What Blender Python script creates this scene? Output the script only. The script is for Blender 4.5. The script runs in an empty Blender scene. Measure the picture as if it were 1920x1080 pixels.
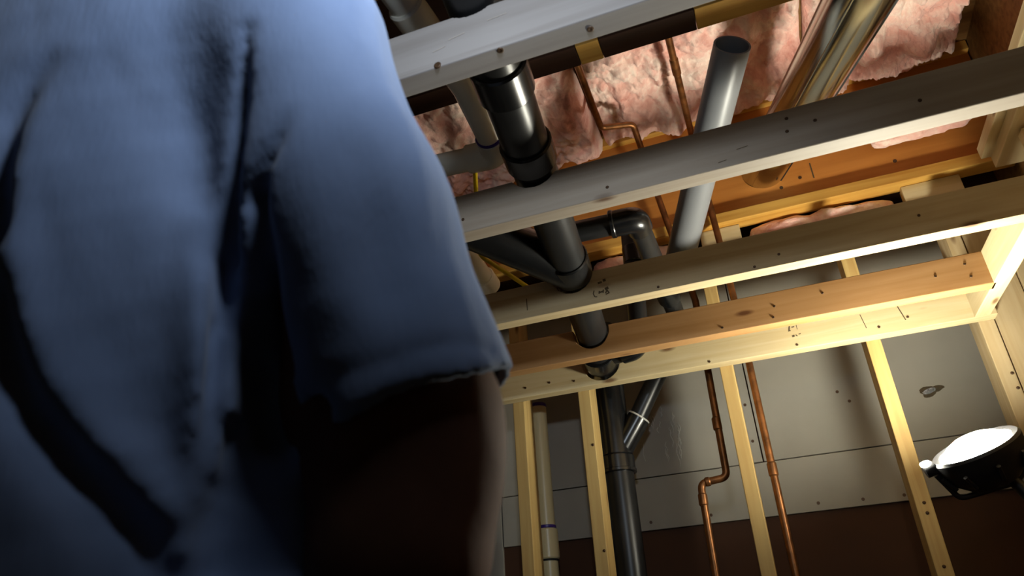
import bpy, bmesh, math, random
import numpy as np
from mathutils import Vector, Matrix, noise

random.seed(7)
rng = np.random.default_rng(5)
SC = bpy.context.scene
COL = SC.collection
CZ = 0.97                      # height of the lens above the floor; z below is counted from the lens

# ------------------------------------------------------------------ camera
FPX = 1377.19
RX = np.array([0.93631426, -0.20820672, -0.28278185])
RY = np.array([0.34691403, 0.42353544, 0.83682040])
RZ = np.array([-0.0544635, -0.88162786, 0.46879210])
cam = bpy.data.cameras.new('camera')
cam.sensor_fit = 'HORIZONTAL'; cam.sensor_width = 36.0; cam.lens = FPX / 1920 * 36.0
cam.clip_start = 0.02
cam.dof.use_dof = True; cam.dof.focus_distance = 1.9; cam.dof.aperture_fstop = 6.3
camo = bpy.data.objects.new('camera', cam); COL.objects.link(camo)
camo.matrix_world = Matrix(((RX[0], -RX[1], -RX[2], 0), (RY[0], -RY[1], -RY[2], 0),
                            (RZ[0], -RZ[1], -RZ[2], CZ), (0, 0, 0, 1)))
SC.camera = camo

def view_dir(px, py):
    c = np.array([px - 960, py - 540, FPX])
    v = np.array([RX @ c, RY @ c, RZ @ c])
    return v / np.linalg.norm(v)
def at_y(px, py, y):
    v = view_dir(px, py); return v * (y / v[1])
def at_z(px, py, z):
    v = view_dir(px, py); return v * (z / v[2])

# ------------------------------------------------------------------ world, exposure, room bulb
w = bpy.data.worlds.new('world'); SC.world = w; w.use_nodes = True
w.node_tree.nodes['Background'].inputs[0].default_value = (0.55, 0.6, 0.7, 1)
w.node_tree.nodes['Background'].inputs[1].default_value = 0.012
SC.view_settings.view_transform = 'Standard'; SC.view_settings.look = 'None'
SC.view_settings.gamma = 1.0; SC.view_settings.use_curve_mapping = False
SC.view_settings.exposure = 0.0

BULB_POS = (0.0, 0.145, 0.690); BULB_AIM = (-0.42, 0.62, 0.66); BULB_POWER = 22.0; BULB_COL = (0.80, 0.90, 1.0)
LAMP_STRENGTH = 500.0; LAMP_COL = (1.0, 0.965, 0.80)
bl = bpy.data.lights.new('room_flood', 'SPOT'); bl.energy = BULB_POWER; bl.color = BULB_COL; bl.shadow_soft_size = 0.05
bl.spot_size = math.radians(128); bl.spot_blend = 1.0
blo = bpy.data.objects.new('room_flood', bl); COL.objects.link(blo)
blo.location = (BULB_POS[0], BULB_POS[1], BULB_POS[2] + CZ)
blo.rotation_euler = (Vector(BULB_AIM) - Vector(BULB_POS)).to_track_quat('-Z', 'Y').to_euler()

# ------------------------------------------------------------------ materials
def srgb(r, g, b):
    f = lambda c: (c / 255 / 12.92) if c / 255 <= 0.04045 else ((c / 255 + 0.055) / 1.055) ** 2.4
    return (f(r), f(g), f(b), 1)
def new_mat(name):
    m = bpy.data.materials.new(name); m.use_nodes = True
    return m, m.node_tree.nodes, m.node_tree.links, m.node_tree.nodes['Principled BSDF']
def plain(name, col, rough=0.5, metal=0.0, var=0.12, scale=30, bump=0.0, spec=0.5, detail=4.0, col2=None):
    m, N, L, B = new_mat(name)
    tc = N.new('ShaderNodeTexCoord'); nz = N.new('ShaderNodeTexNoise')
    nz.inputs['Scale'].default_value = scale; nz.inputs['Detail'].default_value = detail
    L.new(tc.outputs['Object'], nz.inputs['Vector'])
    rp = N.new('ShaderNodeValToRGB'); L.new(nz.outputs['Fac'], rp.inputs[0])
    c2 = col2 or tuple(c * (1 - var * 2) for c in col[:3]) + (1,)
    rp.color_ramp.elements[0].color = c2; rp.color_ramp.elements[0].position = 0.3
    rp.color_ramp.elements[1].color = col; rp.color_ramp.elements[1].position = 0.7
    L.new(rp.outputs[0], B.inputs['Base Color'])
    B.inputs['Roughness'].default_value = rough; B.inputs['Metallic'].default_value = metal
    B.inputs['Specular IOR Level'].default_value = spec
    if bump:
        bp = N.new('ShaderNodeBump'); bp.inputs['Strength'].default_value = bump; bp.inputs['Distance'].default_value = 0.004
        L.new(nz.outputs['Fac'], bp.inputs['Height']); L.new(bp.outputs[0], B.inputs['Normal'])
    return m
def wood(name, light, dark, knots=True, rough=0.62, grain=1.0):
    m, N, L, B = new_mat(name)
    tc = N.new('ShaderNodeTexCoord'); oi = N.new('ShaderNodeObjectInfo')
    add = N.new('ShaderNodeVectorMath'); add.operation = 'ADD'
    mul = N.new('ShaderNodeVectorMath'); mul.operation = 'SCALE'; mul.inputs['Scale'].default_value = 7.3
    cmb = N.new('ShaderNodeCombineXYZ')
    for k in range(3): L.new(oi.outputs['Random'], cmb.inputs[k])
    L.new(cmb.outputs[0], mul.inputs[0]); L.new(tc.outputs['Object'], add.inputs[0]); L.new(mul.outputs[0], add.inputs[1])
    mp = N.new('ShaderNodeMapping'); mp.inputs['Scale'].default_value = (2.2, 46 * grain, 46 * grain); L.new(add.outputs[0], mp.inputs[0])
    nz = N.new('ShaderNodeTexNoise'); nz.inputs['Scale'].default_value = 1.0; nz.inputs['Detail'].default_value = 6; nz.inputs['Distortion'].default_value = 0.6
    L.new(mp.outputs[0], nz.inputs['Vector'])
    rp = N.new('ShaderNodeValToRGB'); rp.color_ramp.elements[0].position = 0.28; rp.color_ramp.elements[1].position = 0.62
    rp.color_ramp.elements[0].color = dark; rp.color_ramp.elements[1].color = light
    L.new(nz.outputs['Fac'], rp.inputs[0])
    n2 = N.new('ShaderNodeTexNoise'); n2.inputs['Scale'].default_value = 3.5; L.new(add.outputs[0], n2.inputs['Vector'])
    mx = N.new('ShaderNodeMixRGB'); mx.blend_type = 'MULTIPLY'; mx.inputs[0].default_value = 0.35
    L.new(rp.outputs[0], mx.inputs[1]); L.new(n2.outputs['Fac'], mx.inputs[2])
    out = mx.outputs[0]
    if knots:
        mk = N.new('ShaderNodeMapping'); mk.inputs['Scale'].default_value = (4.5, 13, 13); L.new(add.outputs[0], mk.inputs[0])
        vo = N.new('ShaderNodeTexVoronoi'); vo.inputs['Scale'].default_value = 1.0; L.new(mk.outputs[0], vo.inputs['Vector'])
        kr = N.new('ShaderNodeValToRGB'); kr.color_ramp.elements[0].position = 0.05; kr.color_ramp.elements[1].position = 0.13
        kr.color_ramp.elements[0].color = (0.22, 0.1, 0.04, 1); kr.color_ramp.elements[1].color = (1, 1, 1, 1)
        L.new(vo.outputs['Distance'], kr.inputs[0])
        m2 = N.new('ShaderNodeMixRGB'); m2.blend_type = 'MULTIPLY'; m2.inputs[0].default_value = 0.85
        L.new(out, m2.inputs[1]); L.new(kr.outputs[0], m2.inputs[2]); out = m2.outputs[0]
    L.new(out, B.inputs['Base Color'])
    B.inputs['Roughness'].default_value = rough; B.inputs['Specular IOR Level'].default_value = 0.3
    bp = N.new('ShaderNodeBump'); bp.inputs['Strength'].default_value = 0.12; bp.inputs['Distance'].default_value = 0.002
    L.new(nz.outputs['Fac'], bp.inputs['Height']); L.new(bp.outputs[0], B.inputs['Normal'])
    return m
M = {}
M['pine'] = wood('pine_lumber', srgb(220, 202, 160), srgb(204, 180, 132))
M['pine_pale'] = wood('pale_lumber', srgb(166, 160, 157), srgb(151, 144, 140))
M['pine_mid'] = wood('dull_lumber', srgb(200, 180, 142), srgb(182, 158, 116))
M['pine_orange'] = wood('orange_lumber', srgb(180, 138, 92), srgb(162, 119, 72))
M['pine_yellow'] = wood('yellow_lumber', srgb(206, 176, 114), srgb(184, 148, 88))
M['pine_grey'] = wood('grey_lumber', srgb(182, 169, 153), srgb(165, 150, 133))
M['pine_gold'] = wood('golden_lumber', srgb(222, 172, 84), srgb(196, 140, 56), knots=False)
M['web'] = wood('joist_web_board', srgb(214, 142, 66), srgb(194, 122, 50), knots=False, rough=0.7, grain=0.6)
M['web_dark_shade'] = wood('dark_joist_shade', srgb(62, 36, 20), srgb(48, 27, 15), knots=False, rough=0.75)  # brown of the near joist's web, also the shade painted on its lower flange
M['brown_wall'] = plain('brown_wall_board', srgb(70, 40, 19), 0.85, var=0.15, scale=5)
M['board'] = plain('grey_wallboard', srgb(156, 152, 142), 0.85, var=0.07, scale=5, bump=0.05)
M['abs'] = plain('black_plastic_pipe', srgb(34, 34, 35), 0.36, scale=9, spec=0.4, detail=9, col2=srgb(20, 21, 23))
M['absfit'] = plain('black_plastic_fitting', srgb(20, 21, 23), 0.26, var=0.2, scale=25, spec=0.6)
M['pvc'] = plain('white_plastic_pipe', srgb(240, 237, 224), 0.22, var=0.02, scale=12)
M['pvc_cream'] = plain('cream_plastic_pipe', srgb(228, 212, 164), 0.35, var=0.03, scale=12)
M['greypvc'] = plain('grey_plastic_pipe', srgb(112, 114, 118), 0.42, var=0.03, scale=10)
M['primer'] = plain('purple_primer', srgb(70, 40, 140), 0.4, var=0.2, scale=60)
M['copper'] = plain('aged_copper', srgb(152, 100, 58), 0.4, metal=0.75, var=0.3, scale=35)
M['steel'] = plain('galvanised_duct', srgb(186, 186, 178), 0.15, metal=1.0, var=0.04, scale=14)
M['nail'] = plain('nail_steel', srgb(88, 64, 44), 0.5, metal=0.4, var=0.2, scale=80)
M['scuff'] = plain('light_scuff', srgb(168, 158, 150), 0.8, var=0.1, scale=200)
M['ink'] = plain('faded_ink', srgb(92, 76, 50), 0.8, var=0.2, scale=200)
M['osb'] = wood('subfloor_board', srgb(150, 110, 62), srgb(112, 76, 38), knots=False)
M['concrete'] = plain('floor_concrete', srgb(120, 116, 110), 0.85, var=0.15, scale=4, bump=0.1)
M['plainwall'] = plain('dark_wall', srgb(96, 92, 88), 0.85, var=0.1, scale=3)
M['yellow'] = plain('yellow_cable_jacket', srgb(232, 206, 20), 0.4, var=0.08, scale=40)
M['lampbody'] = plain('lamp_housing', srgb(38, 38, 40), 0.45, var=0.2, scale=30)
M['foil'] = plain('crumpled_foil', srgb(190, 196, 204), 0.3, metal=0.9, var=0.2, scale=120, bump=0.6)
M['hole'] = plain('torn_board_edge', srgb(84, 72, 52), 0.9, var=0.2, scale=90)
M['caulk'] = plain('plaster_streak', srgb(196, 194, 186), 0.8, var=0.05, scale=60)
M['skin'] = plain('skin', srgb(100, 69, 55), 0.75, var=0.12, scale=22, bump=0.15, spec=0.15)
M['hair'] = plain('dark_hair', srgb(36, 28, 24), 0.6, var=0.3, scale=140, bump=0.6)
M['denim'] = plain('dark_denim', srgb(38, 46, 66), 0.9, var=0.2, scale=160, bump=0.2)
M['leather'] = plain('brown_leather', srgb(74, 52, 36), 0.55, var=0.2, scale=40)
M['rubber'] = plain('black_rubber', srgb(20, 20, 20), 0.7, var=0.2, scale=40)

def insul_mat():
    m, N, L, B = new_mat('pink_insulation')
    tc = N.new('ShaderNodeTexCoord')
    nz = N.new('ShaderNodeTexNoise'); nz.inputs['Scale'].default_value = 9; nz.inputs['Detail'].default_value = 8; nz.inputs['Roughness'].default_value = 0.65
    nz.inputs['Distortion'].default_value = 0.8
    L.new(tc.outputs['Object'], nz.inputs['Vector'])
    rp = N.new('ShaderNodeValToRGB'); L.new(nz.outputs['Fac'], rp.inputs[0])
    e = rp.color_ramp.elements
    e[0].position = 0.3; e[0].color = srgb(212, 142, 128); e[1].position = 0.64; e[1].color = srgb(250, 226, 212)
    x = e.new(0.46); x.color = srgb(238, 186, 172)
    L.new(rp.outputs[0], B.inputs['Base Color']); B.inputs['Roughness'].default_value = 1.0
    B.inputs['Specular IOR Level'].default_value = 0.0
    B.inputs['Sheen Weight'].default_value = 0.3; B.inputs['Sheen Roughness'].default_value = 0.7
    n2 = N.new('ShaderNodeTexNoise'); n2.inputs['Scale'].default_value = 70; n2.inputs['Detail'].default_value = 6
    L.new(tc.outputs['Object'], n2.inputs['Vector'])
    ma = N.new('ShaderNodeMath'); ma.operation = 'ADD'; L.new(n2.outputs['Fac'], ma.inputs[0]); L.new(nz.outputs['Fac'], ma.inputs[1])
    bp = N.new('ShaderNodeBump'); bp.inputs['Strength'].default_value = 0.5; bp.inputs['Distance'].default_value = 0.012
    L.new(ma.outputs[0], bp.inputs['Height']); L.new(bp.outputs[0], B.inputs['Normal'])
    return m
M['pink'] = insul_mat()

def cloth_mat():
    m, N, L, B = new_mat('blue_cotton_knit')
    tc = N.new('ShaderNodeTexCoord')
    nz = N.new('ShaderNodeTexNoise'); nz.inputs['Scale'].default_value = 14; nz.inputs['Detail'].default_value = 5
    L.new(tc.outputs['Object'], nz.inputs['Vector'])
    rp = N.new('ShaderNodeValToRGB'); L.new(nz.outputs['Fac'], rp.inputs[0])
    rp.color_ramp.elements[0].position = 0.3; rp.color_ramp.elements[0].color = srgb(103, 120, 152)
    rp.color_ramp.elements[1].position = 0.7; rp.color_ramp.elements[1].color = srgb(115, 132, 165)
    L.new(rp.outputs[0], B.inputs['Base Color']); B.inputs['Roughness'].default_value = 0.95
    B.inputs['Specular IOR Level'].default_value = 0.1
    B.inputs['Sheen Weight'].default_value = 0.15
    mp = N.new('ShaderNodeMapping'); mp.inputs['Scale'].default_value = (260, 260, 60); mp.inputs['Rotation'].default_value = (0.5, 0.2, 0.4)
    L.new(tc.outputs['Object'], mp.inputs[0])
    n2 = N.new('ShaderNodeTexNoise'); n2.inputs['Scale'].default_value = 1.0; L.new(mp.outputs[0], n2.inputs['Vector'])
    bp = N.new('ShaderNodeBump'); bp.inputs['Strength'].default_value = 0.25; bp.inputs['Distance'].default_value = 0.0015
    L.new(n2.outputs['Fac'], bp.inputs['Height']); L.new(bp.outputs[0], B.inputs['Normal'])
    return m
M['shirt'] = cloth_mat()

def emit_mat(name, col, strength):
    m, N, L, B = new_mat(name)
    B.inputs['Base Color'].default_value = (1, 1, 1, 1)
    B.inputs['Emission Color'].default_value = (*col, 1); B.inputs['Emission Strength'].default_value = strength
    return m
M['glow'] = emit_mat('led_lens', LAMP_COL, LAMP_STRENGTH)

# ------------------------------------------------------------------ object helpers
ORIG = {}
def props(o, label=None, cat=None, group=None, kind=None):
    if label: o['label'] = label
    if cat: o['category'] = cat
    if group: o['group'] = group
    if kind: o['kind'] = kind
    return o
def thing(name, base, label, cat, group=None):
    o = bpy.data.objects.new(name, None); COL.objects.link(o)
    o.empty_display_size = 0.05
    o.location = (base[0], base[1], base[2] + CZ); ORIG[o] = Vector(base)
    return props(o, label, cat, group)
def mesh_obj(name, verts, faces, mat, parent=None, smooth=False, origin=None, sharp=None):
    """verts are given in room coordinates (z from the lens); the object gets its own origin"""
    V = np.asarray(verts, float)
    if origin is None:
        lo, hi = V.min(0), V.max(0); origin = ((lo[0] + hi[0]) / 2, (lo[1] + hi[1]) / 2, lo[2])
    O = np.asarray(origin, float)
    me = bpy.data.meshes.new(name); me.from_pydata((V - O).tolist(), [], [list(map(int, f)) for f in faces])
    me.materials.append(mat); me.update()
    o = bpy.data.objects.new(name, me); COL.objects.link(o)
    ORIG[o] = Vector(O)
    if parent is not None:
        o.parent = parent; o.location = Vector(O) - ORIG[parent]
    else:
        o.location = (O[0], O[1], O[2] + CZ)
    if smooth:
        me.polygons.foreach_set('use_smooth', [True] * len(me.polygons))
        if sharp is not None: me.set_sharp_from_angle(angle=math.radians(sharp))
    return o
def bevel(o, wd=0.002, seg=2):
    b = o.modifiers.new('bevel', 'BEVEL'); b.width = wd; b.segments = seg; b.limit_method = 'ANGLE'; b.angle_limit = math.radians(35)
    return o

def box_vf(lo, hi):
    x0, y0, z0 = lo; x1, y1, z1 = hi
    v = [(x0, y0, z0), (x1, y0, z0), (x1, y1, z0), (x0, y1, z0), (x0, y0, z1), (x1, y0, z1), (x1, y1, z1), (x0, y1, z1)]
    f = [(0, 3, 2, 1), (4, 5, 6, 7), (0, 1, 5, 4), (1, 2, 6, 5), (2, 3, 7, 6), (3, 0, 4, 7)]
    return v, f
def box(name, lo, hi, mat, parent=None, bev=0.0):
    v, f = box_vf(lo, hi); o = mesh_obj(name, v, f, mat, parent)
    if bev: bevel(o, bev)
    return o

def lumber(name, p, xdir, zdir, L, T, H, mat, label=None, cat=None, notches=(), group=None, parent=None):
    """a board: local x = length (grain), y = thickness T, z = height H; round notches cut from the top edge"""
    prof = [(0, 0), (L, 0), (L, H)]
    for (u, v, r) in sorted(notches, key=lambda n: -n[0]):
        if v >= H:
            if v - r >= H: continue
        h = H - v
        half = math.sqrt(max(r * r - h * h, 1e-9))
        if v > H:                       # only the lower cap of the circle bites into the edge
            a0 = math.atan2(h, half); a1 = math.atan2(h, -half) - 0
            angs = np.linspace(a0, -math.pi - a0, 22)
        else:
            prof += [(u + r, H)]
            angs = np.linspace(0, -math.pi, 22)
        for a in angs:
            jig = 1 + 0.012 * random.uniform(-1, 1)
            prof.append((u + r * math.cos(a) * jig, min(v + r * math.sin(a) * jig, H - 1e-5)))
        if v <= H: prof += [(u - r, H)]
    prof.append((0, H))
    n = len(prof)
    V = [(a, 0, b) for a, b in prof] + [(a, T, b) for a, b in prof]
    F = [tuple(range(n)), tuple(range(2 * n - 1, n - 1, -1))]
    F += [(i, (i + 1) % n + 0, (i + 1) % n + n, i + n)[::-1] for i in range(n)]
    me = bpy.data.meshes.new(name); me.from_pydata(V, [], F); me.materials.append(mat); me.update()
    o = bpy.data.objects.new(name, me); COL.objects.link(o)
    X = Vector(xdir).normalized(); Z = Vector(zdir); Z = (Z - X * Z.dot(X)).normalized(); Y = Z.cross(X)
    R = Matrix((X, Y, Z)).transposed()
    mw = R.to_4x4(); mw.translation = Vector((p[0], p[1], p[2] + CZ))
    ORIG[o] = Vector(p)
    if parent is not None:
        o.parent = parent; mw.translation = Vector(p) - ORIG[parent]; o.matrix_local = mw
    else:
        o.matrix_world = mw
    bevel(o, 0.0022, 2)
    o['_len'] = L
    return props(o, label, cat, group)
def child_local(name, verts, faces, mat, parent, smooth=False):
    """a part given in the parent's own local coordinates"""
    me = bpy.data.meshes.new(name); me.from_pydata(verts, [], faces); me.materials.append(mat); me.update()
    o = bpy.data.objects.new(name, me); COL.objects.link(o); o.parent = parent
    if smooth: me.polygons.foreach_set('use_smooth', [True] * len(me.polygons))
    return o
def nail_heads(parent, spots, r=0.0032, face='y0', T=0.038):
    """round nail or screw heads, a hair proud of the wide face (local y = 0) or of the underside (local z = 0)"""
    for (u, v) in spots:
        V = []; F = []; n = 12
        for k, (rr, d) in enumerate([(r, 0.0015), (r, -0.0008), (r * 0.8, -0.0016), (r * 0.35, -0.0006)]):
            for i in range(n):
                a = 2 * math.pi * i / n
                if face == 'y0': V.append((u + rr * math.cos(a), d, v + rr * math.sin(a)))
                else: V.append((u + rr * math.cos(a), v + rr * math.sin(a), d))
        for k in range(3):
            for i in range(n):
                F.append((k * n + i, k * n + (i + 1) % n, (k + 1) * n + (i + 1) % n, (k + 1) * n + i))
        F.append(tuple(3 * n + i for i in range(n)))
        child_local('nail_head', V, F, M['nail'], parent, True)
def pencil_marks(parent, name, strokes, wd=0.0018, mat='ink'):
    """flat ink strokes on the wide face: [(u0,v0,u1,v1,width)]"""
    V = []; F = []
    for s in strokes:
        u0, v0, u1, v1 = s[:4]; h = (s[4] if len(s) > 4 else wd) / 2
        d = Vector((u1 - u0, v1 - v0)); d = d.normalized() if d.length else Vector((1, 0)); nx, ny = -d.y * h, d.x * h
        b = len(V)
        for (a, c) in ((u0 - nx, v0 - ny), (u1 - nx, v1 - ny), (u1 + nx, v1 + ny), (u0 + nx, v0 + ny)):
            V.append((a, -0.0006, c))
        F.append((b, b + 1, b + 2, b + 3))
    return child_local(name, V, F, M[mat], parent)

def fillet(pts, rad, n=7):
    P = [Vector(p) for p in pts]; out = [P[0]]
    for i in range(1, len(P) - 1):
        a = (P[i - 1] - P[i]); b = (P[i + 1] - P[i]); la, lb = a.length, b.length
        a.normalize(); b.normalize(); ang = a.angle(b)
        if ang > math.pi - 0.02: out.append(P[i]); continue
        t = min(rad / math.tan(ang / 2), la * 0.48, lb * 0.48)
        s, e = P[i] + a * t, P[i] + b * t
        for k in range(n + 1):
            u = k / n
            out.append((1 - u) ** 2 * s + 2 * u * (1 - u) * P[i] + u * u * e)
    out.append(P[-1]); return out
def frames(P):
    T = []
    for i in range(len(P)):
        d = P[min(i + 1, len(P) - 1)] - P[max(i - 1, 0)]; T.append(d.normalized())
    up = Vector((0, 0, 1)) if abs(T[0].z) < 0.9 else Vector((0, 1, 0))
    A = [(up - T[0] * up.dot(T[0])).normalized()]
    for i in range(1, len(P)):
        a = A[-1] - T[i] * A[-1].dot(T[i]); A.append(a.normalized())
    return T, A, [t.cross(a) for t, a in zip(T, A)]
def tube_vf(pts, radii, seg=20, caps=True, hollow=0.0):
    P = [Vector(p) for p in pts]
    if not hasattr(radii, '__len__'): radii = [radii] * len(P)
    T, A, B = frames(P); V = []; F = []
    def ring(i, r):
        b = len(V)
        for k in range(seg):
            a = 2 * math.pi * k / seg; V.append(tuple(P[i] + (A[i] * math.cos(a) + B[i] * math.sin(a)) * r))
        return b
    def bridge(b0, b1):
        for k in range(seg): F.append((b0 + k, b0 + (k + 1) % seg, b1 + (k + 1) % seg, b1 + k))
    bs = [ring(i, radii[i]) for i in range(len(P))]
    for i in range(len(P) - 1): bridge(bs[i], bs[i + 1])
    if hollow:
        ins = [ring(i, radii[i] - hollow) for i in range(len(P))]
        for i in range(len(P) - 1): bridge(ins[i + 1], ins[i])
        bridge(ins[0], bs[0]); bridge(bs[-1], ins[-1])
    elif caps:
        F.append(tuple(bs[0] + k for k in range(seg))[::-1]); F.append(tuple(bs[-1] + k for k in range(seg)))
    return V, F
def tube(name, pts, r, mat, parent=None, seg=20, caps=True, hollow=0.0, bend=0.0, nb=7):
    P = fillet(pts, bend, nb) if bend else pts
    v, f = tube_vf(P, r, seg, caps, hollow)
    return mesh_obj(name, v, f, mat, parent, True, sharp=40)
def lerp(a, b, t): return tuple(np.asarray(a, float) * (1 - t) + np.asarray(b, float) * t)
def collar(name, a, b, r, mat, parent, lip=0.0):
    """a socket or coupling round a pipe between a and b, hub ends slightly chamfered"""
    a, b = Vector(a), Vector(b); d = (b - a).normalized(); L = (b - a).length; c = min(0.004, L * 0.2)
    P = [a, a + d * c, b - d * c, b]; R = [r - c * 0.7, r, r, r - c * 0.7]
    if lip:
        P = [a, a + d * 0.002, a + d * 0.010, a + d * 0.012, b - d * c, b]; R = [r, r + lip, r + lip, r, r, r - c * 0.7]
    v, f = tube_vf(P, R, 28); return mesh_obj(name, v, f, mat, parent, True, sharp=30)

# ------------------------------------------------------------------ the room shell
ZC = 1.77        # underside of the subfloor
def struct(o): o['kind'] = 'structure'; return o
struct(box('floor', (-2.2, -2.0, -CZ - 0.1), (1.6, 2.62, -CZ), M['concrete']))
struct(box('ceiling', (-2.2, -2.0, ZC), (1.6, 2.62, ZC + 0.02), M['osb']))
wall_back = struct(box('wall_back', (-2.2, 2.425, -CZ), (1.6, 2.62, ZC), M['brown_wall']))
struct(box('wall_left', (-2.3, -2.0, -CZ), (-2.2, 2.62, ZC), M['plainwall']))
struct(box('wall_front', (-2.2, -2.1, -CZ), (1.6, -2.0, ZC), M['plainwall']))
wall_right = struct(box('wall_right', (0.885, -2.0, -CZ), (1.0, 2.425, ZC), M['osb']))

def wall_panel(lo, hi, screws=()):
    o = box('wallboard_panel', (lo[0], 2.4125, lo[1]), (hi[0], 2.4248, hi[1]), M['board'], wall_back, 0.0015)
    for (x, z) in screws:
        V, F = tube_vf([(x, 2.4105, z), (x, 2.4128, z)], 0.0048, 10)
        mesh_obj('screw_head', V, F, M['nail'], o, True, sharp=40)
    return o
UL = wall_panel((-0.90, 0.553), (-0.028, 1.262), [(-0.045, 0.62), (-0.045, 0.74), (-0.5, 1.2), (-0.55, 1.13)])
UR = wall_panel((-0.024, 0.553), (0.80, 1.262), [(0.75, 0.75), (0.262, 0.70), (0.235, 0.735)])
LS = wall_panel((-0.90, 0.388), (0.92, 0.550), [(-0.40, 0.412), (-0.212, 0.412), (0.102, 0.410), (0.225, 0.406), (0.335, 0.404)])
wall_panel((-1.75, -0.30), (-0.904, 1.262), [(-1.0, 0.5), (-1.0, 0.1)])

# ------------------------------------------------------------------ stud wall in front of the back wall
Y_ST = 2.1105
def stud(x0, label, y=Y_ST, zt=1.12, mat='pine_yellow', z0=-CZ, T=0.038, H=0.089, nails=()):
    o = lumber('wall_stud', (x0, y, z0), (0, 0, 1), (0, 1, 0), zt - z0, T, H, M[mat], label, 'stud', group='studs of the back wall')
    for (dx, z) in nails:
        V, F = tube_vf([(x0 + dx, y - 0.0012, z), (x0 + dx, y + 0.001, z)], 0.0042, 10)
        V = [(v[2] - z0, v[0] - x0, v[1] - y) for v in V]
        child_local('nail_head', V, F, M['nail'], o, True)
    return o
stud(-1.20, 'bare pine stud glimpsed between the arm and the torso of the person')
stud(-0.735, 'pine stud right of the bare arm, left of the white standpipe')
stud(-0.520, 'pine stud between the white standpipe and the black drain stack', nails=[(0.03, 0.6), (0.03, 0.3)])
stud(-0.088, 'pine stud between the two copper pipes on the back wall')
stud(0.312, 'pine stud left of the lit work lamp', nails=[(0.02, 0.33), (0.02, 0.305), (0.02, 0.18)])
stud(0.592, 'corner stud under the end of the short side joist, right of the foil patch', mat='pine_mid', nails=[(0.03, 0.62), (0.03, 0.58)])
stud(0.634, 'second corner stud, doubled up tight against the corner stud', y=2.118, mat='pine_mid', T=0.089, H=0.038)
stud(0.7255, 'outermost stud of the wooden corner post behind the work lamp', y=2.112, mat='pine_mid', T=0.05)
lumber('top_plate', (-1.75, 2.1725, 1.1205), (1, 0, 0), (0, 0, 1), 2.47, 0.027, 0.036, M['pine_gold'],
       'golden top plate lying on the studs under the orange joist', 'plate')

# right wall: studs, plate
for i, (y, lab) in enumerate([(1.905, 'right wall stud just behind the end of the third beam'),
                              (1.60, 'right wall stud lit yellow beside the end of the side joist'),
                              (1.20, 'right wall stud level with the second beam'),
                              (0.80, 'right wall stud nearest the first beam')]):
    lumber('wall_stud', (0.796, y, -CZ), (0, 0, 1), (0, 1, 0), 1.205 + CZ, 0.088, 0.038, M['pine'], lab, 'stud', group='studs of the right wall')
lumber('top_plate', (0.885, -1.9, 1.2555), (0, 1, 0), (0, 0, 1), 4.0, 0.135, 0.038, M['pine'],
       'upper plate of the right wall carrying the joist ends', 'plate')
lumber('top_plate', (0.885, -1.9, 1.2165), (0, 1, 0), (0, 0, 1), 4.0, 0.110, 0.038, M['pine'],
       'lower plate of the right wall, set back under the upper plate', 'plate')

# ------------------------------------------------------------------ drop-ceiling beams
ZB = 0.770; HB = 0.089; TB = 0.038
PIPE_R = 0.0445
def pipe_main(y):                     # centre line of the black drain through the beams
    ys = [0.20, 0.702, 1.115, 1.536, 1.85, 2.07, 2.25]
    xs = [-0.225, -0.273, -0.318, -0.362, -0.400, -0.427, -0.448]
    zs = [0.922, 0.902, 0.886, 0.862, 0.848, 0.840, 0.833]
    return (float(np.interp(y, ys, xs)), y, float(np.interp(y, ys, zs)))
X0 = -1.75
def beam(y, x1, mat, label, y1=None, nails=(), extra=(), z=ZB, x0=X0, H=HB):
    """runs along +x from x0 (at y) to x1 (at y1)"""
    y1 = y if y1 is None else y1
    c = pipe_main(y + 0.019); L = math.hypot(x1 - x0, y1 - y)
    o = lumber('ceiling_beam', (x0, y, z), (x1 - x0, y1 - y, 0), (0, 0, 1), L, TB, H, M[mat], label, 'beam',
               notches=[(c[0] - x0, c[2] - z, PIPE_R + 0.006)] + list(extra), group='beams of the dropped ceiling')
    nail_heads(o, [(a - x0, b - z) for a, b in nails])
    return o
B1 = beam(0.702, 0.796, 'pine_pale', 'nearest pale grey-white beam across the top of the frame')
nail_heads(B1, [(-0.328 - X0, 0.0035)], 0.0055)
nail_heads(B1, [(-0.109 - X0, 0.019), (-0.235 - X0, 0.006)], 0.005, face='z0')
pencil_marks(B1, 'scuff_mark', [(-0.31 - X0, 0.045, -0.285 - X0, 0.049, 0.002), (-0.25 - X0, 0.058, -0.22 - X0, 0.060, 0.0016), (-0.335 - X0, 0.031, -0.315 - X0, 0.035, 0.0016)], mat='scuff')
B2 = beam(1.117, 0.796, 'pine_grey', 'second beam from the camera, under the grey pipe and the metal duct',
          nails=[(0.148, 0.838), (0.143, 0.811), (0.352, 0.805), (0.191, 0.819), (-0.18, 0.79), (-0.47, 0.80)])
pencil_marks(B2, 'scuff_mark', [(0.02 - X0, 0.012, 0.035 - X0, 0.014, 0.0012), (0.055 - X0, 0.03, 0.075 - X0, 0.032, 0.0012)])
B3 = beam(1.536, 0.796, 'pine_mid', 'third beam from the camera with a faint ink grade stamp',
          nails=[(0.053, 0.779), (0.109, 0.797), (-0.163, 0.779), (0.399, 0.818)])
pencil_marks(B3, 'pencil_line', [(-0.483 - X0, 0.020, -0.483 - X0, 0.052, 0.0022)])
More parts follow.
